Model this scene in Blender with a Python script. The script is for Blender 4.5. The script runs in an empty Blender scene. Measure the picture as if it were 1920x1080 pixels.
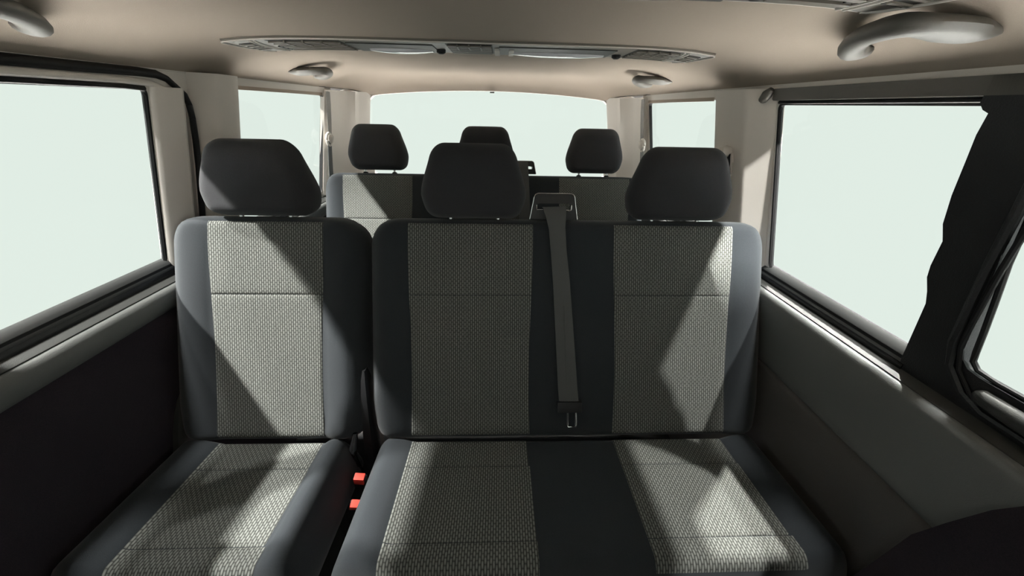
import bpy, bmesh, math, random
from mathutils import Vector, Matrix
C = bpy.context.scene.collection
PI = math.pi
H = 1.22                      # camera eye height above the van floor; shapes below are given relative to the eye height
random.seed(7)

# ------------------------------------------------------------------ camera, world, light, exposure
yaw, pitch, roll = math.radians(2.189), math.radians(29.418), math.radians(1.3326)
fw = Vector((math.sin(yaw)*math.cos(pitch), math.cos(yaw)*math.cos(pitch), -math.sin(pitch)))
rt = Vector((math.cos(yaw), -math.sin(yaw), 0)); up = rt.cross(fw)
r2 = rt*math.cos(roll) + up*math.sin(roll); u2 = up*math.cos(roll) - rt*math.sin(roll)
cam = bpy.data.cameras.new('camera'); cam.sensor_width = 36; cam.lens = 600/1920*36; cam.clip_start = 0.01
camo = bpy.data.objects.new('camera', cam); C.objects.link(camo)
camo.matrix_world = Matrix(((r2.x, u2.x, -fw.x, 0.0629), (r2.y, u2.y, -fw.y, 0), (r2.z, u2.z, -fw.z, H), (0, 0, 0, 1)))
bpy.context.scene.camera = camo

sc = bpy.context.scene
sc.view_settings.view_transform = 'Standard'; sc.view_settings.look = 'None'
sc.view_settings.exposure = 0; sc.view_settings.gamma = 1; sc.view_settings.use_curve_mapping = False
world = bpy.data.worlds.new('studio_backdrop'); sc.world = world; world.use_nodes = True
wb = world.node_tree.nodes['Background']; wb.inputs[0].default_value = (0.81, 0.885, 0.83, 1); wb.inputs[1].default_value = 1.0

def lamp(name, loc, target, power, size, col=(1, .97, .93)):
    l = bpy.data.lights.new(name, 'AREA'); l.shape = 'DISK'; l.size = size; l.energy = power; l.color = col
    o = bpy.data.objects.new(name, l); C.objects.link(o); o.location = Vector(loc) + Vector((0, 0, H))
    o.rotation_euler = (Vector(target) - Vector(loc)).to_track_quat('-Z', 'Y').to_euler()
    return o
# showroom spotlights high outside the van, plus an added pair for bounce light
def spot(loc, target, power, cone, rad=.08, col=(1, .97, .93)):
    l = bpy.data.lights.new('showroom_and_fill_spotlight', 'SPOT'); l.energy = power; l.spot_size = math.radians(cone); l.spot_blend = .25; l.shadow_soft_size = rad; l.color = col
    o = bpy.data.objects.new('showroom_and_fill_spotlight', l); C.objects.link(o); o.location = Vector(loc) + Vector((0, 0, H))
    o.rotation_euler = (Vector(target) - Vector(loc)).to_track_quat('-Z', 'Y').to_euler()
spot((-3.3, -.2, 3.2), (-.62, .65, -.35), 2700, 19)
spot((-3.4, 1.3, 3.2), (-.30, .50, -.6), 2300, 18)
spot((-2.2, .3, 3.6), (-.6, .65, -.5), 350, 18)
spot((2.2, 3.5, 3.6), (.62, .6, -.4), 4600, 14)
spot((2.45, -.5, 3.5), (.6, .6, -.6), 1300, 18)
spot((-3.3, .9, 3.2), (-.70, 1.45, -.3), 2500, 10)
spot((1.95, -1.9, 2.5), (.73, .90, -.16), 4000, 9)
spot((-1.95, -1.9, 2.5), (-.75, .88, -.16), 420, 8)
lamp('added_fill_softbox', (-1.35, .3, 3.9), (-1.35, .3, -1.6), 700, .8)  # added fill lamps beside the van, raise the cabin's ambient light
lamp('added_fill_softbox', (1.35, .3, 3.9), (1.35, .3, -1.6), 500, .8)
lamp('added_fill_softbox', (0, -3.2, 3.9), (0, -2.6, -1.6), 8500, 1.2)  # added fill lamp ahead of the van, bounces in through the windscreen
lamp('showroom_lamp', (.6, 4.6, 3.2), (0, 2.6, -1.0), 4200, .6, (1, .93, .88))
for sx in (-1, 1): spot((sx*2.65, .2, 3.5), (sx*2.65, .2, -1.6), 21000, 22, .2)  # added unseen pair, aimed down beside the van so bounce brightens the headliner

# ------------------------------------------------------------------ materials
def mat(name, col, rough=.6, metal=0, bump=0, bscale=400, var=0, spec=.5, coat=0, sheen=0, trans=0):
    m = bpy.data.materials.new(name); m.use_nodes = True; nt = m.node_tree; p = nt.nodes['Principled BSDF']
    p.inputs['Base Color'].default_value = (*col, 1); p.inputs['Roughness'].default_value = rough; p.inputs['Metallic'].default_value = metal
    p.inputs['Specular IOR Level'].default_value = spec; p.inputs['Coat Weight'].default_value = coat
    if sheen: p.inputs['Sheen Weight'].default_value = sheen; p.inputs['Sheen Roughness'].default_value = .5
    tc = nt.nodes.new('ShaderNodeTexCoord')
    if bump or var:
        nz = nt.nodes.new('ShaderNodeTexNoise'); nz.inputs['Scale'].default_value = bscale; nz.inputs['Detail'].default_value = 2
        nt.links.new(tc.outputs['Object'], nz.inputs['Vector'])
    if bump:
        b = nt.nodes.new('ShaderNodeBump'); b.inputs['Strength'].default_value = bump; b.inputs['Distance'].default_value = .0008
        nt.links.new(nz.outputs['Fac'], b.inputs['Height']); nt.links.new(b.outputs['Normal'], p.inputs['Normal'])
    if var:
        mx = nt.nodes.new('ShaderNodeMix'); mx.data_type = 'RGBA'
        mx.inputs[6].default_value = (*[c*(1-var) for c in col], 1); mx.inputs[7].default_value = (*[c*(1+var) for c in col], 1)
        nt.links.new(nz.outputs['Fac'], mx.inputs[0]); nt.links.new(mx.outputs[2], p.inputs['Base Color'])
    return m

M = {}
M['charcoal'] = mat('charcoal_fabric', (.024, .028, .033), .9, bump=.5, bscale=900, var=.35, spec=.25, sheen=.15)
M['headrest'] = mat('headrest_fabric', (.034, .034, .038), .95, bump=.5, bscale=900, var=.35, spec=.2, sheen=.1)
M['liner'] = mat('headliner_cloth', (.40, .338, .282), .95, bump=.3, bscale=700, var=.06, spec=.2)
M['pillar'] = mat('greige_pillar_plastic', (.72, .675, .63), .7, bump=.25, bscale=900, var=.04, spec=.3)
M['greige'] = mat('greige_plastic', (.11, .103, .092), .5, bump=.2, bscale=900, var=.05)
M['ledge'] = mat('grey_ledge_plastic', (.036, .037, .035), .5, bump=.3, bscale=900, var=.06)
M['roll'] = mat('dark_grey_panel_plastic', (.15, .155, .152), .45, bump=.4, bscale=900, var=.1)
M['panel'] = mat('black_panel_plastic', (.08, .075, .073), .6, bump=.5, bscale=900, var=.2, spec=.35)
M['carpet'] = mat('black_door_felt', (.034, .028, .035), 1, bump=.5, bscale=900, var=.4, spec=.1)
M['rubber'] = mat('black_rubber', (.008, .008, .009), .55, spec=.3)
M['gloss'] = mat('black_gloss_trim', (.012, .012, .013), .22, spec=.6)
M['rail'] = mat('window_rail_grey', (.04, .041, .041), .35, spec=.6)
M['black'] = mat('black_plastic', (.014, .014, .016), .45, bump=.2, bscale=700)
M['pillar_black'] = mat('black_painted_steel', (.012, .012, .014), .4, bump=.6, bscale=500, var=.3)
M['chrome'] = mat('steel', (.62, .62, .62), .2, metal=1)
M['red'] = mat('red_buckle_plastic', (.75, .07, .05), .4)
M['redd'] = mat('dull_red_buckle_plastic', (.33, .035, .02), .5)
M['white'] = mat('body_white_paint', (.7, .7, .7), .4)
M['webbing'] = mat('charcoal_belt_webbing', (.085, .088, .09), .7, bump=.8, bscale=600)
M['webbing_grey'] = mat('grey_belt_webbing', (.20, .19, .18), .7, bump=.8, bscale=600)
M['lens'] = mat('clear_lamp_lens', (.85, .85, .87), .08, spec=.8, coat=1)
M['strip'] = mat('taupe_console_plastic', (.15, .133, .112), .45)
M['dark'] = mat('vent_shadow_plastic', (.016, .014, .012), .6)
M['platform'] = mat('white_bounce_platform', (.8, .8, .8), .8)
M['floor'] = mat('dark_rubber_floor', (.02, .02, .022), .8, bump=.5, bscale=300)

def weave(name, lo, hi, pitch=.0054, row=.0105):
    """two-tone woven cloth: columns of short raised dashes over a dark ground, offset column by column"""
    m = bpy.data.materials.new(name); m.use_nodes = True; nt = m.node_tree; N = nt.nodes; L = nt.links; p = N['Principled BSDF']
    p.inputs['Roughness'].default_value = .9; p.inputs['Specular IOR Level'].default_value = .2
    uv = N.new('ShaderNodeUVMap'); sp = N.new('ShaderNodeSeparateXYZ'); L.new(uv.outputs[0], sp.inputs[0])
    def mth(op, a, b=None):
        n = N.new('ShaderNodeMath'); n.operation = op
        for i, x in enumerate((a, b)):
            if x is None: continue
            if isinstance(x, (int, float)): n.inputs[i].default_value = x
            else: L.new(x, n.inputs[i])
        return n.outputs[0]
    cu = mth('DIVIDE', sp.outputs[0], pitch); col = mth('FLOOR', cu); off = mth('MULTIPLY', mth('MODULO', col, 2.), .5)
    cv = mth('ADD', mth('DIVIDE', sp.outputs[1], row), off)
    sx = mth('ABSOLUTE', mth('SINE', mth('MULTIPLY', cu, PI))); sy = mth('ABSOLUTE', mth('SINE', mth('MULTIPLY', cv, PI)))
    mask = mth('MULTIPLY', mth('POWER', sx, .9), mth('POWER', sy, .4))
    nz = N.new('ShaderNodeTexNoise'); nz.inputs['Scale'].default_value = 160; L.new(uv.outputs[0], nz.inputs['Vector'])
    mk = mth('MULTIPLY', mask, mth('ADD', mth('MULTIPLY', nz.outputs['Fac'], .9), .55))
    mx = N.new('ShaderNodeMix'); mx.data_type = 'RGBA'; mx.inputs[6].default_value = (*lo, 1); mx.inputs[7].default_value = (*hi, 1)
    L.new(mk, mx.inputs[0]); L.new(mx.outputs[2], p.inputs['Base Color'])
    b = N.new('ShaderNodeBump'); b.inputs['Strength'].default_value = .6; b.inputs['Distance'].default_value = .001
    L.new(mask, b.inputs['Height']); L.new(b.outputs['Normal'], p.inputs['Normal'])
    return m
M['weave'] = weave('grey_woven_cloth', (.014, .014, .013), (.215, .222, .208))

def glassmat():
    m = bpy.data.materials.new('window_glass'); m.use_nodes = True; nt = m.node_tree; N = nt.nodes
    for n in list(N):
        if n.type == 'BSDF_PRINCIPLED': N.remove(n)
    out = N['Material Output']; t = N.new('ShaderNodeBsdfTransparent'); t.inputs[0].default_value = (.97, .985, .975, 1)
    g = N.new('ShaderNodeBsdfGlossy'); g.inputs['Roughness'].default_value = .01
    f = N.new('ShaderNodeFresnel'); f.inputs[0].default_value = 1.25; mx = N.new('ShaderNodeMixShader')
    ge = N.new('ShaderNodeNewGeometry'); mu = N.new('ShaderNodeMath'); mu.operation = 'SUBTRACT'; mu.use_clamp = True   # entry face reflects, exit face does not
    nt.links.new(f.outputs[0], mu.inputs[0]); nt.links.new(ge.outputs['Backfacing'], mu.inputs[1])
    nt.links.new(mu.outputs[0], mx.inputs[0]); nt.links.new(t.outputs[0], mx.inputs[1]); nt.links.new(g.outputs[0], mx.inputs[2])
    nt.links.new(mx.outputs[0], out.inputs[0]); return m
M['glass'] = glassmat()

# ------------------------------------------------------------------ helpers
def link(name, verts, faces, m, parent=None, smooth=True, uvs=None, sharp=None):
    me = bpy.data.meshes.new(name); off = Vector((0, 0, H))
    base = parent_origin(parent)
    me.from_pydata([tuple(Vector(v) + off - base) for v in verts], [], faces)
    bm = bmesh.new(); bm.from_mesh(me); bmesh.ops.remove_doubles(bm, verts=bm.verts, dist=1e-6) if uvs is None else None
    bmesh.ops.recalc_face_normals(bm, faces=bm.faces) if uvs is None else None
    bm.to_mesh(me); bm.free()
    if uvs is not None:
        l = me.uv_layers.new(name='UVMap')
        for lp in me.loops: l.data[lp.index].uv = uvs[lp.vertex_index]
    if smooth:
        for p in me.polygons: p.use_smooth = True
        me.set_sharp_from_angle(angle=math.radians(sharp if sharp else 42))
    me.materials.append(M[m] if isinstance(m, str) else m)
    o = bpy.data.objects.new(name, me); C.objects.link(o)
    if parent: o.parent = parent
    return o
def parent_origin(p):
    v = Vector((0, 0, 0))
    while p: v = v + Vector(p.location); p = p.parent
    return v
def tag(o, label=None, cat=None, group=None, kind=None):
    if label: o['label'] = label
    if cat: o['category'] = cat
    if group: o['group'] = group
    if kind: o['kind'] = kind
    return o
def empty(name, loc, label, cat, group=None):
    o = bpy.data.objects.new(name, None); o.location = (loc[0], loc[1], loc[2] + H); o.empty_display_size = .05; C.objects.link(o)
    return tag(o, label, cat, group)
def struct(name, v, f, m, smooth=True, parent=None):
    o = link(name, v, f, m, parent, smooth)
    if not parent: o['kind'] = 'structure'
    return o
def loft(rings, closed=True, cap=True):
    """rings: list of equal-length point lists -> verts, faces"""
    n = len(rings[0]); V = [p for r in rings for p in r]; F = []
    for i in range(len(rings)-1):
        for j in range(n if closed else n-1):
            k = (j+1) % n; F.append((i*n+j, i*n+k, (i+1)*n+k, (i+1)*n+j))
    if cap and closed:
        F.append(tuple(range(n))[::-1]); F.append(tuple((len(rings)-1)*n + j for j in range(n)))
    return V, F
def tube(path, rad, n=10, flat=1.0, upv=(0, 0, 1)):
    """swept tube; rad a number or list; flat squashes it along the second axis"""
    P = [Vector(p) for p in path]; rings = []
    for i, p in enumerate(P):
        t = (P[min(i+1, len(P)-1)] - P[max(i-1, 0)]).normalized(); a = t.cross(Vector(upv))
        if a.length < 1e-4: a = t.cross(Vector((1, 0, 0)))
        a.normalize(); b = t.cross(a); r = rad[i] if isinstance(rad, (list, tuple)) else rad
        f = flat[i] if isinstance(flat, (list, tuple)) else flat
        rings.append([p + a*r*math.cos(2*PI*k/n) + b*r*f*math.sin(2*PI*k/n) for k in range(n)])
    return loft(rings)
def box(c, s, bev=.002, R=None, taper=None):
    """bevelled box with centre c and size s; R rotates it; returns verts, faces"""
    bm = bmesh.new(); bmesh.ops.create_cube(bm, size=1)
    for v in bm.verts:
        v.co = Vector((v.co.x*s[0], v.co.y*s[1], v.co.z*s[2]))
        if taper and v.co.z > 0: v.co.x *= taper[0]; v.co.y *= taper[1]
    if bev: bmesh.ops.bevel(bm, geom=bm.edges[:], offset=bev, segments=2, affect='EDGES', profile=.7)
    if R is not None: bmesh.ops.transform(bm, matrix=R.to_4x4(), verts=bm.verts)
    bm.verts.index_update(); V = [v.co + Vector(c) for v in bm.verts]; F = [tuple(v.index for v in f.verts) for f in bm.faces]; bm.free()
    return V, F
def join(*vf):
    V = []; F = []
    for v, f in vf:
        k = len(V); V += list(v); F += [tuple(i+k for i in q) for q in f]
    return V, F
def prism(poly, to3, d0, d1):
    """poly of 2-D points, to3(p, depth) -> 3-D"""
    return loft([[to3(p, d0) for p in poly], [to3(p, d1) for p in poly]])
def ypath(z0, z1, n): return [z0 + (z1-z0)*i/(n-1) for i in range(n)]

# ------------------------------------------------------------------ body shell
def wx(z): return .78 - .15*(z+.38)           # inner face of the upper side wall at height z
def WP(s, y, z, d=0): return Vector((s*(wx(z)-d), y, z))   # point on the side wall, d inwards
def zceil(x, y):
    z = .128 - .07*(min(abs(x)/.717, 1))**7
    return z
def ceilz(s, y):
    xl = xlim(y); x = s*.717
    z = zceil(x, y)
    if y > 1.70:
        t = min((y-1.70)/.20, 1); e = .070 - .030*(abs(s)**2); k = 1-math.sqrt(max(0, 1-t**2.2)); k = .35*k + .65*t**3
        z = z*(1-k) + e*k if z > e else z
    return z
def xlim(y): return .717 if y < 1.66 else .717 - .113*((y-1.66)/.24)**1.3
# ceiling: a slab whose inner face is the moulded headliner
ys = [-.85 + .05*i for i in range(50)] + [1.62 + .02*i for i in range(1, 15)]
ys = [y for y in ys if y <= 1.9001]
ss = [-1, -.985, -.97, -.95, -.92, -.88, -.83, -.77, -.7, -.6, -.45, -.3, -.15]; ss = ss + [0] + [-a for a in reversed(ss)]
rings = []
for y in ys:
    lo = [Vector((s*xlim(y), y, ceilz(s, y))) for s in ss]
    hi = [Vector((s*(xlim(y)+.05), y, .165 + .02*(1-s*s) if abs(s) < 1 else .07)) for s in reversed(ss)]
    rings.append(lo + hi)
ceiling = struct('ceiling', *loft(rings), 'liner')

def rquad(q, r, n=6):
    """rounded quadrilateral outline (list of 4 (y,z) corners) -> points with corner index"""
    out = []
    for i in range(4):
        a, b, c = Vector(q[i-1]), Vector(q[i]), Vector(q[(i+1) % 4]); rr = r[i] if isinstance(r, (list, tuple)) else r
        u = (a-b).normalized(); v = (c-b).normalized(); p0 = b+u*rr; p1 = b+v*rr
        for k in range(n+1):
            t = k/n; out.append(((1-t)**2*p0 + 2*t*(1-t)*b + t*t*p1, i))
    return out
def ring(q, hole, r, d0, d1, s):
    h = rquad(hole, r); o = [(Vector(q[i]), i) for _, i in h]
    n = len(h); A = [WP(s, p.x, p.y, d0) for p, _ in h]; B = [WP(s, p.x, p.y, d0) for p, _ in o]
    A2 = [WP(s, p.x, p.y, d1) for p, _ in h]; B2 = [WP(s, p.x, p.y, d1) for p, _ in o]
    V = A+B+A2+B2; F = []; J = []
    for j in range(n):
        k = (j+1) % n
        F += [(j, k, n+k, n+j), (2*n+j, 3*n+j, 3*n+k, 2*n+k), (n+j, n+k, 3*n+k, 3*n+j)]; J.append((j, 2*n+j, 2*n+k, k))
    return V, F, J
ZT, ZB = .075, -.372
# hole corners in order: rear-top, front-top, front-bottom, rear-bottom   (y, z)
holes = {
 -1: [('front', (.425, .02), (-.80, .02), (-.95, -.340), (.365, -.340)),
      ('mid', (.853, .022), (.468, .020), (.398, -.374), (.754, -.368)),
      ('rear', (1.655, .028), (1.105, .033), (.995, -.372), (1.545, -.372))],
  1: [('front', (.425, .02), (-.80, .02), (-.95, -.340), (.365, -.340)),
      ('mid', (.862, .022), (.468, .019), (.398, -.374), (.752, -.370)),
      ('rear', (1.635, .028), (1.087, .034), (.975, -.372), (1.53, -.372))]}
cuts = {-1: [(-1.0, -1.0), (.44, .38), (.945, .845), (1.72, 1.61)], 1: [(-1.0, -1.0), (.44, .38), (.955, .855), (1.70, 1.60)]}
wn = 1
def door_panel_profile(s):
    return [(.805, -.372), (.777, -.372), (.772, -.388), (.762, -.402), (.757, -.412), (.757, -.428), (.760, -.46), (.768, -.52), (.774, -.57)]
walls = {}
for s, side in ((-1, 'left'), (1, 'right')):
    parts = []
    for i, (nm, rtp, ftp, fbt, rbt) in enumerate(holes[s]):
        a, b = cuts[s][i], cuts[s][i+1]
        q = [(b[0]+.012, ZT), (a[0]+.012, ZT), (a[1], -.385), (b[1], -.385)]
        parts.append(ring(q, [rtp, ftp, fbt, rbt], {'front': .03, 'mid': [.016, .012, .02, .03], 'rear': [.012, .05, .03, .03]}[nm], 0, -.014, s))
    # outer skin strip above the windows up to the roof and rear quarter
    walls[s] = struct('wall_'+side, *join(*[(v, f) for v, f, j in parts]), 'pillar')
    for v, f, j in parts: link('window_surround', v, j, 'rubber', walls[s])
    # lower side wall as one solid
    prof = [(.83, -.372), (.790, -.372), (.786, -.40), (.786, -1.22), (.86, -1.22), (.86, -.5)]
    V, F = loft([[Vector((s*x, y, z)) for x, z in prof] for y in (-1.35, 2.0)])
    struct('lower_wall', V, F, 'carpet', False, walls[s])
    # glass panes, each a sheet with thickness behind its opening
    for i, (nm, rtp, ftp, fbt, rbt) in enumerate(holes[s]):
        c = Vector(((rtp[0]+fbt[0])/2, (rtp[1]+fbt[1])/2))
        ex = [(Vector(p)-c)*1.03 + c for p in (rtp, ftp, fbt, rbt)]
        pts = [p for p, _ in rquad(ex, .02)]
        V, F = prism(pts, lambda p, d: WP(s, p.x, p.y, d), -.006, -.010)
        w = struct('window_%d' % wn, V, F, 'glass', False); wn += 1
        # black rubber gasket round the pane
        hp = [p for p, _ in rquad([rtp, ftp, fbt, rbt], {'front': .03, 'mid': [.016, .012, .02, .03], 'rear': [.012, .05, .03, .03]}[nm])]
        if nm == 'mid':
            rr = [WP(s, p.x, p.y, -.006) for p in hp]; rr.append(rr[0])
            g = link('window_gasket', *tube(rr, .0050, 6), 'rubber', w)
# rear wall, tailgate glass and its trim
RY = 1.90
def rear_top(x): return .070 - .030*(abs(x)/.60)**2
q = [(.66, .09), (-.66, .09), (-.80, -.40), (.80, -.40)]
# opening outline, arched top: corners measured to the pillars
hl = []
nx = 16
tl = [(.585 - .0*k, 0) for k in range(1)]
def rear_outline():
    pts = []
    top = [(x, rear_top(x)) for x in [(.555 - 1.11*i/nx) for i in range(nx+1)]]
    right = [(.66, -.33), (.662, -.18), (.652, -.10), (.630, -.02), (.612, .02), (.59, .038)]
    left = [(-x, z) for x, z in reversed(right)]
    return right + top + left + [(-.62, -.36), (.62, -.36)]
ro = rear_outline()
def outer_of(p):
    x, z = p; k = max(abs(x)/.78, abs(z+.14)/.25); return (x/k, (z+.14)/k-.14)
A = [Vector((x, RY, z)) for x, z in ro]; B = [Vector((*(outer_of((x, z))[:1]), RY, outer_of((x, z))[1])) for x, z in ro]
A2 = [v + Vector((0, .03, 0)) for v in A]; B2 = [v + Vector((0, .03, 0)) for v in B]; n = len(A); F = []
for j in range(n):
    k = (j+1) % n
    F += [(j, k, n+k, n+j), (2*n+j, 3*n+j, 3*n+k, 2*n+k), (j, 2*n+j, 2*n+k, k), (n+j, n+k, 3*n+k, 3*n+j)]
wr = struct('wall_rear', A+B+A2+B2, F, 'pillar')
V, F = box((0, RY+.03, -.80), (1.62, .06, .84), .004); struct('tailgate_panel', V, F, 'carpet', True, wr)
V, F = loft([[Vector((x*1.02, RY+.012, (z+.14)*1.03-.14)) for x, z in ro], [Vector((x*1.02, RY+.016, (z+.14)*1.03-.14)) for x, z in ro]])
rw = struct('window_%d' % wn, V, F, 'glass', False); wn += 1
V, F = box((.012, RY-.006, .064), (.022, .010, .006), .001); link('latch_clip', V, F, 'greige', rw)

# floor and the front end behind the camera (bulkhead, windscreen)
V, F = box((0, .3, -1.235), (1.72, 3.4, .03), .002); struct('floor', V, F, 'floor', False)
V, F = box((0, -1.36, -.80), (1.66, .06, .84), .004); struct('wall_front', V, F, 'panel')
V, F = loft([[Vector((x, -1.36, -.39)), Vector((x, -1.35, -.40)), Vector((x, -.84, .11)), Vector((x, -.85, .12))] for x in (-.74, .74)])
struct('window_%d' % wn, V, F, 'glass', False); wn += 1
for s in (-1, 1):   # windscreen pillars
    V, F = tube([(s*.78, -1.34, -.40), (s*.76, -1.1, -.16), (s*.73, -.85, .09)], .035, 10); struct('trim_9' if s < 0 else 'trim_10', V, F, 'pillar')
V, F = loft([[Vector((x, y, z)) for y, z in ((-1.33, -.42), (-1.0, -.36), (-.86, -.40), (-.84, -.50), (-.95, -.80), (-1.33, -.85))] for x in (-.76, .76)])
struct('trim_11', V, F, 'panel')
for s in (-1, 1):   # headliner returns down to the rear side windows
    V, F = loft([[Vector((s*x, y, z)) for x, z in ((.716, .060), (.7165, .052), (.7170, .040), (.7183, .0300), (.7188, .0296), (.730, .060))] for y in (1.13, 1.40, 1.645)]); link('headliner_edge', V, F, 'liner', ceiling)
    # fine dark joint between headliner and pillars
    link('headliner_joint', *tube([(s*.7165, y, .0575) for y in (.86, .95, 1.05, 1.14)], .0022, 6), 'rubber', ceiling)
    link('headliner_joint', *tube([(s*(xlim(y)-.004), y, ceilz(.99, y)-.001) for y in (1.62, 1.68, 1.73, 1.78, 1.83, 1.88)], .0016, 6), 'dark', ceiling)
# outer roof rail skin closing the gap between side walls and roof
for s in (-1, 1):
    V, F = loft([[Vector((s*x, y, z)) for x, z in ((.712, .066), (.735, .06), (.79, .045), (.80, .10), (.74, .17), (.70, .15))] for y in (-.95, 1.93)])
    struct('roof_rail', V, F, 'rubber', False, ceiling)
V, F = box((0, 1.925, .135), (1.5, .05, .10), .004); struct('rear_header', V, F, 'liner', True, ceiling)
V, F = box((0, -.88, .13), (1.5, .06, .06), .004); struct('front_header', V, F, 'liner', True, ceiling)

# added white platform, out of view: reflects lamp light up through the windows
V, F = loft([[Vector((3.05*math.cos(2*PI*k/64), .9+4.3*math.sin(2*PI*k/64), z)) for k in range(64)] for z in (-1.66, -1.62)])
struct('ground', V, F, 'platform', False)
for s in (-1, 1):
    V, F = box((s*.83, .3, -1.42), (.06, 3.4, .40), .004); struct('sill_skirt', V, F, 'white', True, walls[s])

# ------------------------------------------------------------------ side trims: rails under the windows, ledge and door panels
def strip(name, s, prof, y0, y1, m, parent, lab=None, smooth=True):
    ysr = [y0, (y0+y1)/2, y1]
    V, F = loft([[Vector((s*x, y, z)) for x, z in prof] for y in ysr])
    return link(name, V, F, m, parent, smooth, sharp=50)
for s in (-1, 1):
    w = walls[s]; y1 = 1.30; y0 = -.95 if s < 0 else .405
    dz = 0 if s > 0 else .006
    strip('window_rail', s, [(.786, -.352+dz), (.775, -.360+dz), (.772, -.367+dz), (.776, -.374+dz), (.79, -.374)], y0, y1, 'rail', w)
    strip('glass_channel', s, [(.786, -.366), (.7725, -.3675+dz), (.771, -.3745+dz), (.786, -.38)], y0, y1, 'rubber', w)
    strip('rail_lip', s, [(.786, -.372), (.7715, -.3725+dz), (.7695, -.378+dz), (.772, -.382), (.786, -.382)], y0, y1, 'rail', w)
    strip('rail_cover', s, [(.786, -.378), (.769, -.379+dz), (.7695, -.391+dz), (.775, -.398), (.786, -.398)], y0, y1, 'gloss', w)
    strip('ledge', s, [(.786, -.385), (.7705, -.3895+dz*.6), (.7545, -.3985+dz*.4), (.757, -.408), (.786, -.408)], -.95, y1+.5, 'ledge', w)
    if s > 0:
        strip('ledge_panel', s, [(.786, -.406), (.755, -.4005), (.750, -.4025), (.746, -.4065), (.7435, -.413), (.743, -.424), (.746, -.444), (.752, -.47), (.764, -.52), (.772, -.575), (.775, -.590), (.786, -.60)], -.95, y1+.5, 'roll', w)
        strip('side_panel', s, [(.786, -.585), (.774, -.5905), (.768, -.593), (.7655, -.600), (.765, -.66), (.767, -.80), (.772, -1.0), (.775, -1.20), (.786, -1.21)], .245, 1.15, 'panel', w)
        V, F = loft([[Vector((s*x, y, z)) for y, z in ((-.95, -.404), (.130, -.404), (.180, -.412), (.202, -.430), (.216, -.470), (.230, -.535), (.242, -.60), (.254, -1.20), (-.95, -1.20))] for x in (.786, .7405)])
        link('front_panel', V, F, 'carpet', w, True, sharp=40)
    else:
        strip('ledge_panel', s, [(.786, -.403), (.755, -.3985), (.750, -.4005), (.746, -.4045), (.744, -.411), (.744, -.422), (.749, -.440), (.764, -.456), (.772, -.464), (.786, -.47)], -.95, y1+.5, 'roll', w)
        strip('door_felt', s, [(.786, -.455), (.768, -.456), (.766, -.47), (.768, -.80), (.774, -1.20), (.786, -1.21)], -.95, 1.15, 'carpet', w)

# centre side pillars in black steel (the one on the right is in view), with pressed ribs
bp = [(.484, .05), (.4840, .018), (.4775, .010), (.4700, .006), (.4705, -.02), (.4670, -.052), (.4620, -.10), (.4545, -.141), (.4440, -.165), (.4420, -.205), (.4385, -.224), (.4290, -.245), (.4225, -.264), (.4190, -.30), (.4120, -.372), (.4080, -.392),
      (.10, -.392), (.10, -.331), (.300, -.331), (.325, -.331), (.340, -.328), (.350, -.318), (.3550, -.305), (.3600, -.27), (.3690, -.222), (.3790, -.165), (.3890, -.112), (.402, -.03), (.412, .05)]
for s in (-1, 1):
    V, F = prism(bp, lambda p, d: WP(s, p[0], p[1], d), -.012, .010)
    o = struct('trim_1' if s < 0 else 'trim_2', V, F, 'pillar_black', True)
    for off, r, top in ((.030, .006, .05), (.048, .0035, .05)):
        path = [WP(s, y, z, .010) for y, z in [(.440-off*.6, .045), (.428-off, -.02+0), (.418-off*.9, -.10), (.405-off*.7, -.18), (.392-off*.55, -.25), (.384-off*.5, -.30), (.375-off*.6, -.335), (.350-off*.7, -.365), (.30, -.378), (.12, -.38)]]
        V, F = tube(path, r, 8); link('pressed_rib', V, F, 'pillar_black' if r > .004 else 'rubber', o)
    V, F = tube([WP(s, y, z, .004) for y, z in [(.398, .045), (.3895, -.05), (.381, -.112), (.3725, -.17), (.361, -.225), (.352, -.27), (.3465, -.30), (.343, -.316), (.333, -.325), (.31, -.328), (.10, -.328), (-.85, -.328)]], .0035, 8)
    link('door_seal', V, F, 'rubber', o)
    V, F = tube([WP(s, y, z, .010) for y, z in [(.318, -.352), (.310, -.353), (.27, -.355), (.10, -.356), (-.85, -.356)]], [.006, .013, .015, .015, .015], 12)
    link('door_sill_roll', V, F, 'ledge', o)

def pillar(name, s, path, z0, z1, m, lean=.26, top=None, n=14):
    """sweep a horizontal section (list of (inward d, y at z=.03)) down the wall"""
    rings = []
    for i in range(n):
        z = z1 + (z0-z1)*i/(n-1); rr = []
        for k, (d, y) in enumerate(path):
            yy = y + lean*(z-.03)
            if top and z > top[k % len(top)][1] if top else False: pass
            rr.append(WP(s, yy, z, d))
        for k, (d, y) in enumerate(reversed(path)): rr.append(WP(s, y + lean*(z-.03), z, d-.016 if d > .002 else -.016))
        rings.append(rr)
    return link(name, *loft(rings), m, None, True, sharp=35)
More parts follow.
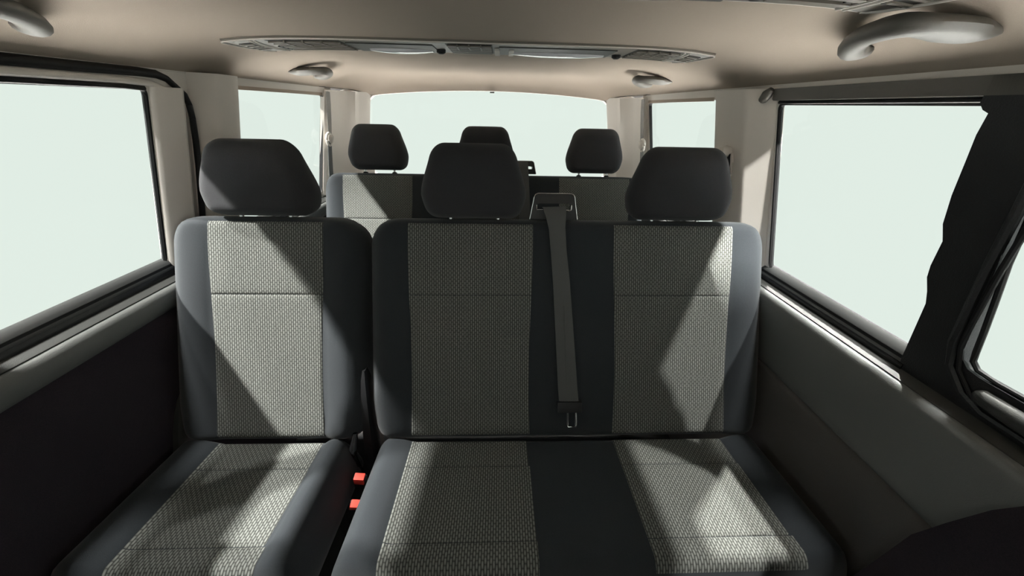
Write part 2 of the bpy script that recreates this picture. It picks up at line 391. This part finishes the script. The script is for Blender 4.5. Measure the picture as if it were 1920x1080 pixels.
# trims over the pillar behind the sliding door (left) and opposite (right), then the rear corner pillars
tl = pillar('trim_3', -1, [(-.008, .957), (.006, .959), (.040, .990), (.0445, .996), (.046, 1.005), (.046, 1.05), (.040, 1.078), (.022, 1.095), (0, 1.103), (-.010, 1.105)], -.385, .060, 'pillar'); tl['kind'] = 'structure'
tr = pillar('trim_4', 1, [(-.012, .864), (.002, .868), (.014, .886), (.034, .918), (.039, .925), (.041, .934), (.041, .955), (.041, 1.03), (.036, 1.060), (.022, 1.076), (0, 1.085), (-.010, 1.087)], -.385, .052, 'pillar'); tr['kind'] = 'structure'
def corner_pillar(name, s):
    rings = []
    for i in range(12):
        z = .052 - .43*i/11; x0 = wx(z); e = .26*(z-.03)
        g = .60 - .22*(z-.03) if z > -.1 else .629 + .1*(-.1-z)*.6
        P = [(x0+.012, 1.652+e), (x0-.004, 1.655+e), (x0-.012, 1.668+e), (x0-.016, 1.70+e*.7), (x0-.026, 1.735+e*.5), (x0-.030, 1.752+e*.4), (x0-.052, 1.79+e*.3), (g+.044, 1.812), (g+.041, 1.826), (g+.034, 1.842), (g+.014, 1.872), (g+.002, 1.900),
             (g+.03, 1.915), (x0+.02, 1.915)]
        rings.append([Vector((s*x, y, z)) for x, y in P])
    o = link(name, *loft(rings), 'pillar', None, True, sharp=18); o['kind'] = 'structure'; return o
corner_pillar('trim_5', -1); corner_pillar('trim_6', 1)

o = pillar('trim_12', -1, [(.0005, .858), (.005, .860), (.009, .866), (.022, .905), (.024, .915), (.018, .926), (-.010, .928)], -.385, .024, 'pillar'); o['kind'] = 'structure'
# sliding door: black seal that runs under the headliner and bends down the pillar
sp = [(-.9, .052), (0, .051), (.40, .050), (.70, .050), (.84, .0505), (.880, .049), (.903, .042), (.918, .030), (.929, .012), (.935, -.010), (.934, -.04), (.925, -.09), (.912, -.15), (.896, -.21), (.880, -.27), (.866, -.33), (.855, -.38)]
V, F = tube([WP(-1, y, z, .003 if z > .02 else .012) for y, z in sp], [.009]*5+[.0085, .0075, .007]+[.0065]*9, 10)
o = link('trim_7', V, F, 'rubber'); o['kind'] = 'structure'
V, F = tube([WP(-1, y, z, .001) for y, z in [(-.9, .034), (.5, .034), (.80, .034), (.862, .031), (.888, .022), (.903, .006), (.908, -.02), (.896, -.09), (.866, -.21), (.836, -.33)]], [.0075]*3+[.007]*7, 10)
link('door_frame_bead', V, F, 'pillar', o)
V, F = tube([WP(-1, y, z, -.001) for y, z in [(-.9, .0225), (.45, .0225), (.80, .0225), (.846, .021)]], .0052, 8)
link('door_glass_seal', V, F, 'rubber', o)
# right: beam above the window with its end cap
V, F = prism([(-.9, .047), (.872, .051), (.872, .030), (.868, .027), (-.9, .026)], lambda p, d: WP(1, p[0], p[1], d), -.012, .010)
o = link('trim_8', V, F, 'greige', None, True, sharp=30); o['kind'] = 'structure'
V, F = tube([WP(1, .876, .050, .012), WP(1, .884, .040, .016), WP(1, .892, .030, .016), WP(1, .900, .026, .010)], [.007, .012, .011, .006], 12)
link('beam_end_cap', V, F, 'greige', o)
V, F = tube([WP(1, y, z, -.001) for y, z in [(-.9, .0225), (.45, .0225), (.86, .0235)]], .0040, 8)
link('glass_seal', V, F, 'rubber', o)

# ------------------------------------------------------------------ seats
def f_edge(t):
    t = max(0., min(1., t)); return math.sqrt(max(0., 1-(1-t)**2))
def cosp(n, dense=1.0):
    return [(1-math.cos(PI*i/n))/2 for i in range(n+1)]
class Pad:
    """an upholstered pad: u across, v along, w out of the face"""
    def __init__(self, O, V, N, xl, xr, L, T, Tb, R=(.03, .03, .03, .03), corner=(.02, .06), bol=None, back=None):
        self.O = Vector(O); self.V = Vector(V).normalized(); self.N = Vector(N).normalized(); self.U = Vector((1, 0, 0))
        self.xl, self.xr, self.L, self.T, self.Tb, self.R, self.c, self.bol = xl, xr, L, T, Tb, R, corner, bol; self.back = back or (lambda v: 1)
    def ext(self, v):
        a = self.xl(v) if callable(self.xl) else self.xl; b = self.xr(v) if callable(self.xr) else self.xr
        cb, ct = self.c; k = 0
        if v < cb: k = cb*(1-f_edge(v/cb))
        if v > self.L-ct: k = max(k, ct*(1-f_edge((self.L-v)/ct)))
        return a+k, b-k
    def w(self, u, v):
        a, b = self.ext(v); Rl, Rr, Rb, Rt = self.R
        e = f_edge((u-a)/Rl)*f_edge((b-u)/Rr)*f_edge(v/Rb)*f_edge((self.L-v)/Rt)
        return e*(self.T + (self.bol(u, v) if self.bol else 0))
    def pt(self, u, v, w): return self.O + self.U*u + self.V*v + self.N*w
    def mesh(self, nu=44, nv=36):
        V = []; F = []; us = cosp(nu); vs = cosp(nv)
        for side in (1, -1):
            for q in vs:
                v = q*self.L; a, b = self.ext(v)
                for s in us:
                    u = a + (b-a)*s
                    if side == 1: w = self.w(u, v)
                    else:
                        e = f_edge((u-a)/.03)*f_edge((b-u)/.03)*f_edge(v/.03)*f_edge((self.L-v)/.03); w = -e*self.Tb*self.back(v/self.L)
                    V.append(self.pt(u, v, w))
        n = nu+1; m = nv+1
        for sd in range(2):
            for i in range(nv):
                for j in range(nu):
                    k = sd*n*m + i*n + j; F.append((k, k+1, k+n+1, k+n))
        return V, F
    def insert(self, name, u0, u1, v0, v1, parent, m='weave', puff=.0026, nu=30, nv=30):
        """sewn-in woven panel: follows the pad, edges dip into a seam; u0/u1 may be functions of v"""
        V = []; UV = []; F = []; us = [0, .006, .02, .05] + [.1+.8*i/(nu-8) for i in range(nu-7)] + [.95, .98, .994, 1]; n = len(us)
        vs = [0, .005, .02, .05] + [.1+.8*i/(nv-8) for i in range(nv-7)] + [.95, .98, .995, 1]
        for q in vs:
            v = v0+(v1-v0)*q; a = u0(v) if callable(u0) else u0; b = u1(v) if callable(u1) else u1
            for s in us:
                u = a+(b-a)*s; d = min(u-a, b-u, v-v0, v1-v)
                w = self.w(u, v) + puff*f_edge(d/.007) - .0002
                V.append(self.pt(u, v, w)); UV.append((u, v))
        for i in range(len(vs)-1):
            for j in range(n-1): k = i*n+j; F.append((k, k+1, k+n+1, k+n))
        return link(name, V, F, m, parent, True, uvs=UV, sharp=80)
def sm(t): t = max(0., min(1., t)); return t*t*(3-2*t)

REC = math.radians(27)
BV = Vector((0, math.sin(REC), math.cos(REC))); BN = Vector((0, -math.cos(REC), math.sin(REC)))
CA = math.radians(4)
CV = Vector((0, -math.cos(CA), math.sin(CA))); CN = Vector((0, math.sin(CA), math.cos(CA)))

def headrest(parent, x, y, z, w=.252, h=.180, rec=12, name='headrest', posts=.062, stem=.03):
    """(x,y,z): bottom centre of the front face"""
    a = math.radians(rec); V = Vector((0, math.sin(a), math.cos(a))); N = Vector((0, -math.cos(a), math.sin(a)))
    hw = lambda v: (w/2)*(0.90 + .10*sm(v/(.35*h))) - w*.115*sm((v-.30*h)/(.70*h))
    T = .050; O = Vector((x, y, z)) - N*T
    p = Pad(O, V, N, lambda v: -hw(v), lambda v: hw(v), h, T, .072, R=(.036, .036, .022, .050), corner=(.028, .034), back=lambda t: 1-.62*t, bol=lambda u, v: .006*math.cos(min(1, abs(u)/(.5*w))*PI/2) - .014*(v/h))
    Vv, Fv = p.mesh(32, 26)
    hr = link(name, Vv, Fv, 'headrest', parent, True, sharp=60)
    for s in (-1, 1):
        b = O + Vector((s*posts, 0, 0)) + N*.002 + V*.012; t = b - V*(stem+.02)
        link('headrest_post', *tube([b, t], .0048, 10), 'chrome', hr)
        link('post_collar', *tube([t + V*.010, t + V*.016, t+V*.020], [.011, .011, .007], 12), 'black', hr)
    return hr

def mk_bolster(ranges, amp=.016):
    def b(u, v):
        k = 0
        for (a, c) in ranges:
            if a <= u <= c: k = max(k, amp*math.sin(PI*min(1, max(0, (u-a)/(c-a))))**.8)
        return k
    return b

def seat(root, xl, xr, y, z, inserts, heads, cush_x=None, hw=.268, L=.585, cL=.308, top=True, seam=.385, cT=.085, stem=.03, hr_y=-.022, hz=-.002, depth=None):
    """one seat or bench; (y,z) is the front lower edge of the backrest face. inserts: list of (u0,u1)"""
    T = .045; O = Vector((0, y, z)) - BN*T
    edges = []
    e0 = xl
    for (a, b) in inserts: edges.append((e0, a)); e0 = b
    edges.append((e0, xr))
    bol = mk_bolster([edges[0], edges[-1]], .012)
    p = Pad(O, BV, BN, lambda v: xl + .012*(1-sm(v/.12)), lambda v: xr - .012*(1-sm(v/.12)), L, T, .065, R=(.050, .050, .03, .030), corner=(.045, .075), bol=bol)
    back = link('backrest', *p.mesh(60 if len(inserts) == 1 else 96, 40), 'charcoal', root, True, sharp=60)
    for (a, b) in inserts:
        fa = lambda v, a=a: a + .004*math.sin(v*9); fb = lambda v, b=b: b - .004*math.sin(v*9)
        p.insert('upper_insert', fa, fb, seam+.0004, L-.018, root)
        p.insert('lower_insert', fa, fb, .018, seam-.0004, root)
    # cushion
    c0, c1 = cush_x
    cO = Vector((0, y+.02, z-.004)) - CN*cT
    cb = mk_bolster([(c0, inserts[0][0]+.012), (inserts[-1][1]-.005, c1)], .020)
    fl = lambda v: c0; fr = lambda v: c1
    q = Pad(cO, CV, CN, fl, fr, cL, cT, .05, R=(.055, .055, .02, .035), corner=(.01, .035), bol=cb)
    link('cushion', *q.mesh(60 if len(inserts) == 1 else 96, 40), 'charcoal', root, True, sharp=60)
    for (a, b) in inserts:
        q.insert('cushion_rear_insert', a+.004, b-.008, .012, .0865, root)
        q.insert('cushion_insert', a+.004, b-.004, .0873, cL-.0612, root)
        q.insert('cushion_front_insert', a+.004, b-.002, cL-.0604, cL-.012, root)
    # seat frame down to the floor
    yc = y - cL*.45
    link('seat_frame', *box(((c0+c1)/2, yc, z-.12), (c1-c0-.10, cL-.08, .07), .01), 'black', root)
    for xx in (c0+.09, c1-.09):
        for yy in (yc-.12, yc+.12):
            link('leg', *box((xx, yy, (z-.12-1.22)/2), (.035, .035, 1.22+z-.12), .004), 'black', root)
    tp = Vector((0, y, z)) + BV*L
    for hx in heads:
        headrest(root, hx, tp.y + hr_y, tp.z + hz, hw, stem=stem)
    return p, q

# second row: single seat on the left, double bench on the right
s1 = empty('single_seat', (-.51, .45, -1.22), 'single grey and charcoal van seat beside the sliding door, lit from the window', 'van seat')
p1, q1 = seat(s1, -.768, -.284, .532, -.763, [(-.658, -.386)], [-.540], (-.775, -.312))
s2 = empty('double_bench_seat', (.245, .45, -1.22), 'charcoal double bench seat with two headrests and two woven panels, second row', 'van seat')
p2, q2 = seat(s2, -.278, .768, .532, -.763, [(-.170, .139), (.356, .660)], [-.008, .524], (-.268, .765))
# third row bench
s3 = empty('rear_bench_seat', (0, 1.1, -1.22), 'rear bench seat with three headrests in front of the tailgate window', 'van seat')
p3, q3 = seat(s3, -.690, .685, 1.160, -.763, [(-.598, -.318), (-.145, .145), (.312, .608)], [-.466, -.008, .466], (-.68, .68), hw=.248, stem=.02, hz=.004, hr_y=.005)
# front row, behind the camera
for k, (x, lab) in enumerate(((-.46, 'front seat behind the viewpoint on the sliding door side'), (.50, 'front seat behind the viewpoint beside the black pillar'))):
    r = empty('front_seat', (x, -.35, -1.22), lab, 'van seat')
    seat(r, x-.24, x+.24, -.37, -.80, [(x-.14, x+.14)], [x], (x-.24, x+.24))

# hinge covers, buckles and brackets of the second row
def blade(name, parent, x, y, z0, z1, w, d, m, lean=.05):
    pts = []
    for t, k in ((0, .75), (.15, 1), (.45, .95), (.75, .75), (.92, .5), (1, .25)):
        z = z0+(z1-z0)*t; pts.append([Vector((x + w*k*cx*.5, y + (z-z0)*lean*4 + d*k*cy*.5, z)) for cx, cy in ((-1, -.7), (-.7, -1), (.7, -1), (1, -.7), (1, .7), (.7, 1), (-.7, 1), (-1, .7))])
    return link(name, *loft(pts), m, parent, True, sharp=40)
blade('outer_hinge_cover', s1, -.758, .535, -.80, -.655, .020, .050, 'ledge', .13)
blade('inner_hinge_cover', s1, -.292, .560, -.90, -.60, .030, .075, 'black', .06)
link('recliner_lever', *tube([(-.318, .530, -.90), (-.322, .520, -.83), (-.316, .525, -.775), (-.312, .545, -.74)], [.007, .012, .010, .006], 10), 'gloss', s1)
blade('bench_hinge_cover', s2, -.262, .585, -.88, -.63, .016, .060, 'roll', .05)
def buckle(parent, x, y, z, m, tilt, ang=0):
    R = Matrix.Rotation(math.radians(tilt), 3, 'X') @ Matrix.Rotation(math.radians(ang), 3, 'Y')
    b = link('belt_buckle', *box((x, y, z), (.030, .014, .060), .003, R), 'black', parent)
    c = Vector((x, y, z)) + R @ Vector((0, -.003, .026))
    link('release_button', *box(c, (.024, .016, .034), .002, R), m, b)
buckle(s1, -.294, .480, -.840, 'red', 12, 12)
buckle(s2, -.288, .428, -.850, 'red', 18, 20)
# small buckle between the two bench places
b = link('belt_buckle', *box((.272, .535, -.800), (.020, .018, .060), .003, Matrix.Rotation(.25, 3, 'X')), 'black', s2)
link('release_button', *box((.272, .5225, -.788), (.012, .006, .040), .002, Matrix.Rotation(.25, 3, 'X')), 'redd', b)

# belt outlet on top of a bench back
def bezel(parent, x, yt, zt, w=.108, h=.062):
    """trapezoid outlet plate standing on the backrest top"""
    out = [(-.56*w, 0), (.56*w, 0), (.47*w, h*.86), (.40*w, h), (-.40*w, h), (-.47*w, h*.86)]
    inn = [(-.40*w, h*.38), (.40*w, h*.38), (.40*w, h*.58), (.34*w, h*.62), (-.34*w, h*.62), (-.40*w, h*.58)]
    a = math.radians(14); V = Vector((0, math.sin(a), math.cos(a))); N = Vector((0, -math.cos(a), math.sin(a))); O = Vector((x, yt, zt))
    P = lambda u, v, w_: O + Vector((u, 0, 0)) + V*v + N*w_
    n = len(out); vs = [P(u, v, .0) for u, v in out] + [P(u, v, .002) for u, v in inn] + [P(u, v, -.02) for u, v in out] + [P(u, v, -.02) for u, v in inn]; F = []
    for j in range(n):
        k = (j+1) % n
        F += [(j, k, n+k, n+j), (2*n+j, 3*n+j, 3*n+k, 2*n+k), (j, 2*n+j, 2*n+k, k), (n+j, n+k, 3*n+k, 3*n+j)]
    o = link('belt_outlet', vs, F, 'black', parent, True, sharp=30)
    e = [P(u, v, .001) for u, v in [out[0], (-.47*w, h*.86), (-.44*w, h*.95), (-.38*w, h), (.38*w, h), (.44*w, h*.95), (.47*w, h*.86), out[1]]]
    link('outlet_edging', *tube(e, .0014, 6), 'chrome', o)
    e = [P(u, v, .003) for u, v in [(-.40*w, h*.56), (-.40*w, h*.37), (-.20*w, h*.37)]]
    link('slot_edging', *tube(e, .0013, 6), 'chrome', o)
    e = [P(u, v, .003) for u, v in [(.40*w, h*.56), (.40*w, h*.38), (.36*w, h*.34), (.22*w, h*.37)]]
    link('slot_edging', *tube(e, .0013, 6), 'chrome', o)
    return P
T2 = Vector((0, .532, -.763)) + BV*.585
Pz = bezel(s2, .198, .812, T2.z-.010, .112, .064)
T3 = Vector((0, 1.16, -.763)) + BV*.585
bezel(s3, .150, 1.452, T3.z-.008, .108, .052)

def ribbon(path, w, th, across=(1, 0, 0), name='webbing', m='webbing', parent=None):
    P = [Vector(p) for p in path]; A = Vector(across); rings = []
    for i, p in enumerate(P):
        t = (P[min(i+1, len(P)-1)] - P[max(i-1, 0)]).normalized(); a = (A - t*A.dot(t)).normalized(); nn = t.cross(a)
        ww = w[i] if isinstance(w, (list, tuple)) else w
        rings.append([p + a*ww/2 + nn*th/2, p - a*ww/2 + nn*th/2, p - a*ww/2 - nn*th/2, p + a*ww/2 - nn*th/2])
    return link(name, *loft(rings), m, parent, True, sharp=40)
# centre belt hanging down the bench back
b1 = empty('seat_belt', (.205, .78, -.26), 'charcoal belt hanging down the bench back from its black outlet, steel tongue at the end', 'seat belt')
fp = lambda x, v, w: Vector((x, .532, -.763)) + BV*v + BN*w
path = [Vector((.196, .815, -.222)), Vector((.197, .806, -.218)), Vector((.198, .795, -.226)), fp(.200, .583, .012), fp(.203, .555, .010), fp(.208, .50, .008), fp(.216, .42, .008), fp(.222, .34, .008), fp(.229, .24, .009), fp(.236, .14, .010), fp(.239, .105, .012)]
ribbon(path, [.060, .060, .056, .050, .042, .040, .043, .045, .048, .050, .050], .0022, parent=b1)
link('stitched_fold', *tube([fp(.224+i*.002, .36-.05*i, .0105) for i in range(5)], .0012, 6), 'webbing', b1)
link('tongue_holder', *box(fp(.240, .098, .013), (.064, .016, .028), .004, Matrix.Rotation(-REC, 3, 'X')), 'black', b1)
tg = [fp(.236, .085, .014), fp(.236, .052, .016), fp(.2365, .047, .016), fp(.256, .047, .016), fp(.257, .052, .016), fp(.257, .085, .014)]
link('belt_tongue', *tube(tg, .0024, 6, .6), 'chrome', b1)
# third row centre belt on the bench back
b2 = empty('seat_belt', (.150, 1.41, -.235), 'dark belt on the rear bench back beside the middle headrest', 'seat belt')
gp = lambda x, v, w: Vector((x, 1.16, -.763)) + BV*v + BN*w
ribbon([(.150, 1.452, -.198), (.150, 1.440, -.196), gp(.152, .585, .014), gp(.154, .56, .010), gp(.160, .45, .008), gp(.170, .20, .008)], .046, .0022, parent=b2)
# corner belts of the third row: grey webbing from the roof, guide loop, lower run to the bench
def corner_belt(s, label):
    r = empty('seat_belt', (s*.71, 1.62, -.14), label, 'seat belt')
    P = lambda y, z, d: Vector((s*(wx(z)-d), y, z))
    ribbon([P(1.655, .045, .020), P(1.650, .0, .021), P(1.640, -.06, .022), P(1.628, -.125, .024)], [.034, .036, .036, .030], .0022, across=(0, 1, 0), m='webbing_grey', parent=r)
    lp = [P(1.612 + .022*math.cos(t), -.142 + .026*math.sin(t), .026) for t in [2*PI*i/16 for i in range(17)]]
    link('guide_loop', *tube(lp, .0055, 8), 'pillar', r)
    link('guide_cap', *tube([P(1.628, -.140, .014), P(1.626, -.140, .030), P(1.624, -.141, .036)], [.022, .020, .010], 14), 'pillar', r)
    ribbon([P(1.614, -.150, .026), P(1.60, -.20, .030), P(1.575, -.26, .038), P(1.545, -.32, .050), P(1.52, -.38, .07)], [.036, .034, .034, .036, .036], .0022, across=(0, 1, .2), m='webbing' if s < 0 else 'webbing_grey', parent=r)
    link('belt_tongue', *tube([P(1.55, -.318, .052), P(1.52, -.335, .075), P(1.50, -.352, .095)], [.006, .008, .004], 8), 'black', r)
    return r
corner_belt(-1, 'grey belt on the rear corner pillar beside the left rear side window')
corner_belt(1, 'grey belt on the rear corner pillar on the right, above the bench end')
# upper belt guide on the right pillar behind the outer headrest
r = empty('seat_belt', (.70, .95, -.15), 'black belt and greige guide cap on the pillar right of the outer bench headrest', 'seat belt')
link('guide_cap', *tube([WP(1, .948, -.094, .036), WP(1, .945, -.094, .050), WP(1, .975, -.107, .058), WP(1, 1.005, -.122, .052)], [.014, .021, .021, .014], 12, .8), 'pillar', r)
ribbon([WP(1, .947, -.100, .046), WP(1, .945, -.125, .047), WP(1, .946, -.16, .047), WP(1, .955, -.20, .050), WP(1, .962, -.28, .055)], [.030, .038, .038, .030, .028], .003, across=(0, 1, 0), m='black', parent=r)
link('guide_loop', *tube([WP(1, .932, -.098, .042), WP(1, .922, -.12, .044), WP(1, .919, -.15, .044), WP(1, .924, -.175, .044), WP(1, .935, -.190, .043)], .004, 8), 'pillar', r)

# ------------------------------------------------------------------ roof: grab handles and ventilation strips
def handle(s, y0, label, group='grab handles along the headliner'):
    """y0 front end; the rear end is a rounded foot, the front end tapers flat into the roof"""
    r = empty('grab_handle', (s*.66, y0+.10, .085), label, 'grab handle', group)
    K = [(.660, .002, .0905, .004, .7), (.643, .003, .0905, .015, .6), (.617, .007, .092, .029, .42), (.583, .002, .0935, .026, .45), (.556, .000, .0945, .019, .6), (.543, .010, .0955, .0165, .75), (.545, .036, .0955, .0160, .8),
         (.558, .070, .0945, .0160, .8), (.580, .104, .092, .0165, .8), (.600, .126, .0895, .0175, .75), (.622, .145, .0885, .0175, .7), (.642, .152, .0905, .0150, .7)]
    pts = []; rad = []; fl = []
    def cr(a, b, c, d, t): return .5*((2*b) + (-a+c)*t + (2*a-5*b+4*c-d)*t*t + (-a+3*b-3*c+d)*t**3)
    for i in range(len(K)-1):
        k0, k1, k2, k3 = K[max(i-1, 0)], K[i], K[i+1], K[min(i+2, len(K)-1)]
        for j in range(4):
            v = [cr(k0[c], k1[c], k2[c], k3[c], j/4) for c in range(5)]
            pts.append((s*v[0], y0+v[1], v[2])); rad.append(v[3]); fl.append(v[4])
    v = K[-1]; pts.append((s*v[0], y0+v[1], v[2])); rad.append(v[3]); fl.append(v[4])
    link('grip', *tube(pts, rad, 14, fl), 'greige', r)
    link('mount', *box((s*.640, y0+.150, .099), (.022, .022, .012), .004), 'greige', r)
    link('hook', *tube([(s*.625, y0+.020, .094), (s*.622, y0+.036, .091), (s*.618, y0+.046, .092)], [.005, .0045, .003], 8), 'greige', r)
    return r
handle(1, .468, 'large grab handle nearest the right front window')
handle(-1, .468, 'grab handle cut off by the top left corner of the photo')
handle(-1, 1.318, 'small distant grab handle above the left rear side window')
handle(1, 1.318, 'small distant grab handle above the right rear side window')

def roof_strip(y0, label):
    r = empty('roof_vent_strip', (0, y0+.075, .127), label, 'ventilation console', 'ventilation strips across the headliner')
    W = .550; D = .150
    def zz(x): return zceil(x, 0)
    def outline(k=1.0, inset=0):
        pts = []
        n = 24
        for i in range(n+1): x = -W + inset*2 + (2*W-inset*4)*i/n; pts.append((x, y0+inset))
        for i in range(1, 9):
            a = i/8*PI/2; pts.append((W-.035+ (.035-inset*2)*math.cos(a) , y0+inset + (D-2*inset)*math.sin(a)))
        for i in range(n+1): x = (W-.035) - 2*(W-.035)*i/n; pts.append((x, y0+D-inset))
        for i in range(1, 8):
            a = PI/2 - i/8*PI/2; pts.append((-(W-.035) - (.035-inset*2)*math.cos(a), y0+inset + (D-2*inset)*math.sin(a)))
        return pts
    P = outline(); top = [Vector((x, y, zz(x)+.004)) for x, y in P]; low = [Vector((x, y, zz(x)-.003)) for x, y in P]; Q = outline(1, .004); lo2 = [Vector((x, y, zz(x)-.0065)) for x, y in Q]
    n = len(P); V = top+low+lo2; F = []
    for a in (0, n):
        for j in range(n): k = (j+1) % n; F.append((a+j, a+k, a+n+k, a+n+j))
    # lower face as front-to-back strips (outline is symmetric left/right)
    fr = [2*n + i for i in range(25)]
    re = [2*n + 25 + 8 + i for i in range(25)][::-1]
    for i in range(24): F.append((fr[i], fr[i+1], re[i+1], re[i]))
    F.append(tuple([2*n+24] + [2*n+25+i for i in range(8)] + [2*n+33])); F.append(tuple([2*n+57] + [2*n+58+i for i in range(7)] + [2*n]))
    link('housing', V, F, 'strip', r, True, sharp=30)
    def plate(name, x0, x1, ya, yb, m, drop=.0075, th=.004, parent=r, skew=0, bev=.0012):
        nseg = max(2, int(abs(x1-x0)/.03)+1); rings = []
        for i in range(nseg+1):
            x = x0+(x1-x0)*i/nseg; z = zz(x)-drop
            rings.append([Vector((x+skew, ya, z)), Vector((x+skew, ya, z+th)), Vector((x, yb, z+th)), Vector((x, yb, z))])
        return link(name, *loft(rings), m, parent, True, sharp=30)
    # three louvred outlets
    for x0, x1 in ((-.462, -.300), (-.066, .040), (.372, .480)):
        v = plate('vent', x0, x1, y0+.010, y0+.138, 'dark', .0070, .002)
        k = 6
        for i in range(k):
            ya = y0+.018+.020*i
            plate('louvre', x0+.003, x1-.003, ya, ya+.009, 'strip', .0105 if i else .0105, .0030, v)
        for i in range(1, 4):
            x = x0+(x1-x0)*i/4; plate('divider', x-.0015, x+.0015, y0+.012, y0+.060, 'strip', .0120, .005, v)
    # two reading lamp lenses
    for x0, x1 in ((-.265, -.110), (.085, .320)):
        b = plate('lamp_bezel', x0-.03, x1+.012, y0+.030, y0+.144, 'ledge', .0085, .004, r)
        nseg = 12; rings = []
        for i in range(nseg+1):
            x = x0+(x1-x0)*i/nseg; t = math.sin(PI*i/nseg)**.5 if 0 < i < nseg else .3; z = zz(x)-.009; rr = []
            for k in range(9):
                a = PI*k/8; rr.append(Vector((x, y0+.112 - .026*t*math.cos(a), z-.007*t*math.sin(a))))
            rings.append(rr + [Vector((x, y0+.138, z+.003)), Vector((x, y0+.086, z+.003))])
        link('lamp_lens', *loft(rings), 'lens', r, True, sharp=50)
    # rocker knobs
    for x in (-.090, .352):
        link('knob', *tube([(x, y0+.105, zz(x)-.004), (x, y0+.105, zz(x)-.012), (x, y0+.105, zz(x)-.015)], [.012, .011, .006], 14), 'rubber', r)
    # clip plates beside the centre outlet
    for x in (.050, .085): plate('clip', x-.006, x+.006, y0+.06, y0+.146, 'pillar', .011, .006)
    # end grilles and pale curved dividers
    for s in (-1, 1):
        plate('end_grille', s*.505, s*.532, y0+.030, y0+.110, 'dark', .0080, .002)
        for i in range(4): plate('grille_bar', s*.504, s*.531, y0+.036+.02*i, y0+.042+.02*i, 'strip', .010, .003)
        for dx in (0, .010):
            link('curved_divider', *tube([(s*(.482+dx+.010*math.sin(PI*i/8)), y0+.006+.138*i/8, zz(.485+dx)-.0075) for i in range(9)], .0018, 6), 'pillar', r)
        link('end_edging', *tube([(s*(.517+.034*math.cos(i/8*PI/2)), y0+.004+.142*math.sin(i/8*PI/2), zz(.517+.034*math.cos(i/8*PI/2))-.006) for i in range(9)], .0022, 6), 'pillar', r)
        plate('finger_slot', s*.470-.004, s*.470+.004, y0+.08, y0+.13, 'rubber', .0090, .003)
    link('front_edging', *tube([(-.548+1.096*i/24, y0+.002, zz(-.548+1.096*i/24)-.005) for i in range(25)], .0016, 6), 'pillar', r)
    link('rear_edging', *tube([(-.515+1.03*i/24, y0+D-.002, zz(-.515+1.03*i/24)-.005) for i in range(25)], .0016, 6), 'pillar', r)
    return r
roof_strip(.886, 'long taupe roof console with vents and two lamp lenses, seen whole across the headliner')
roof_strip(.368, 'nearer roof console of which only the rear edge shows at the top of the photo')
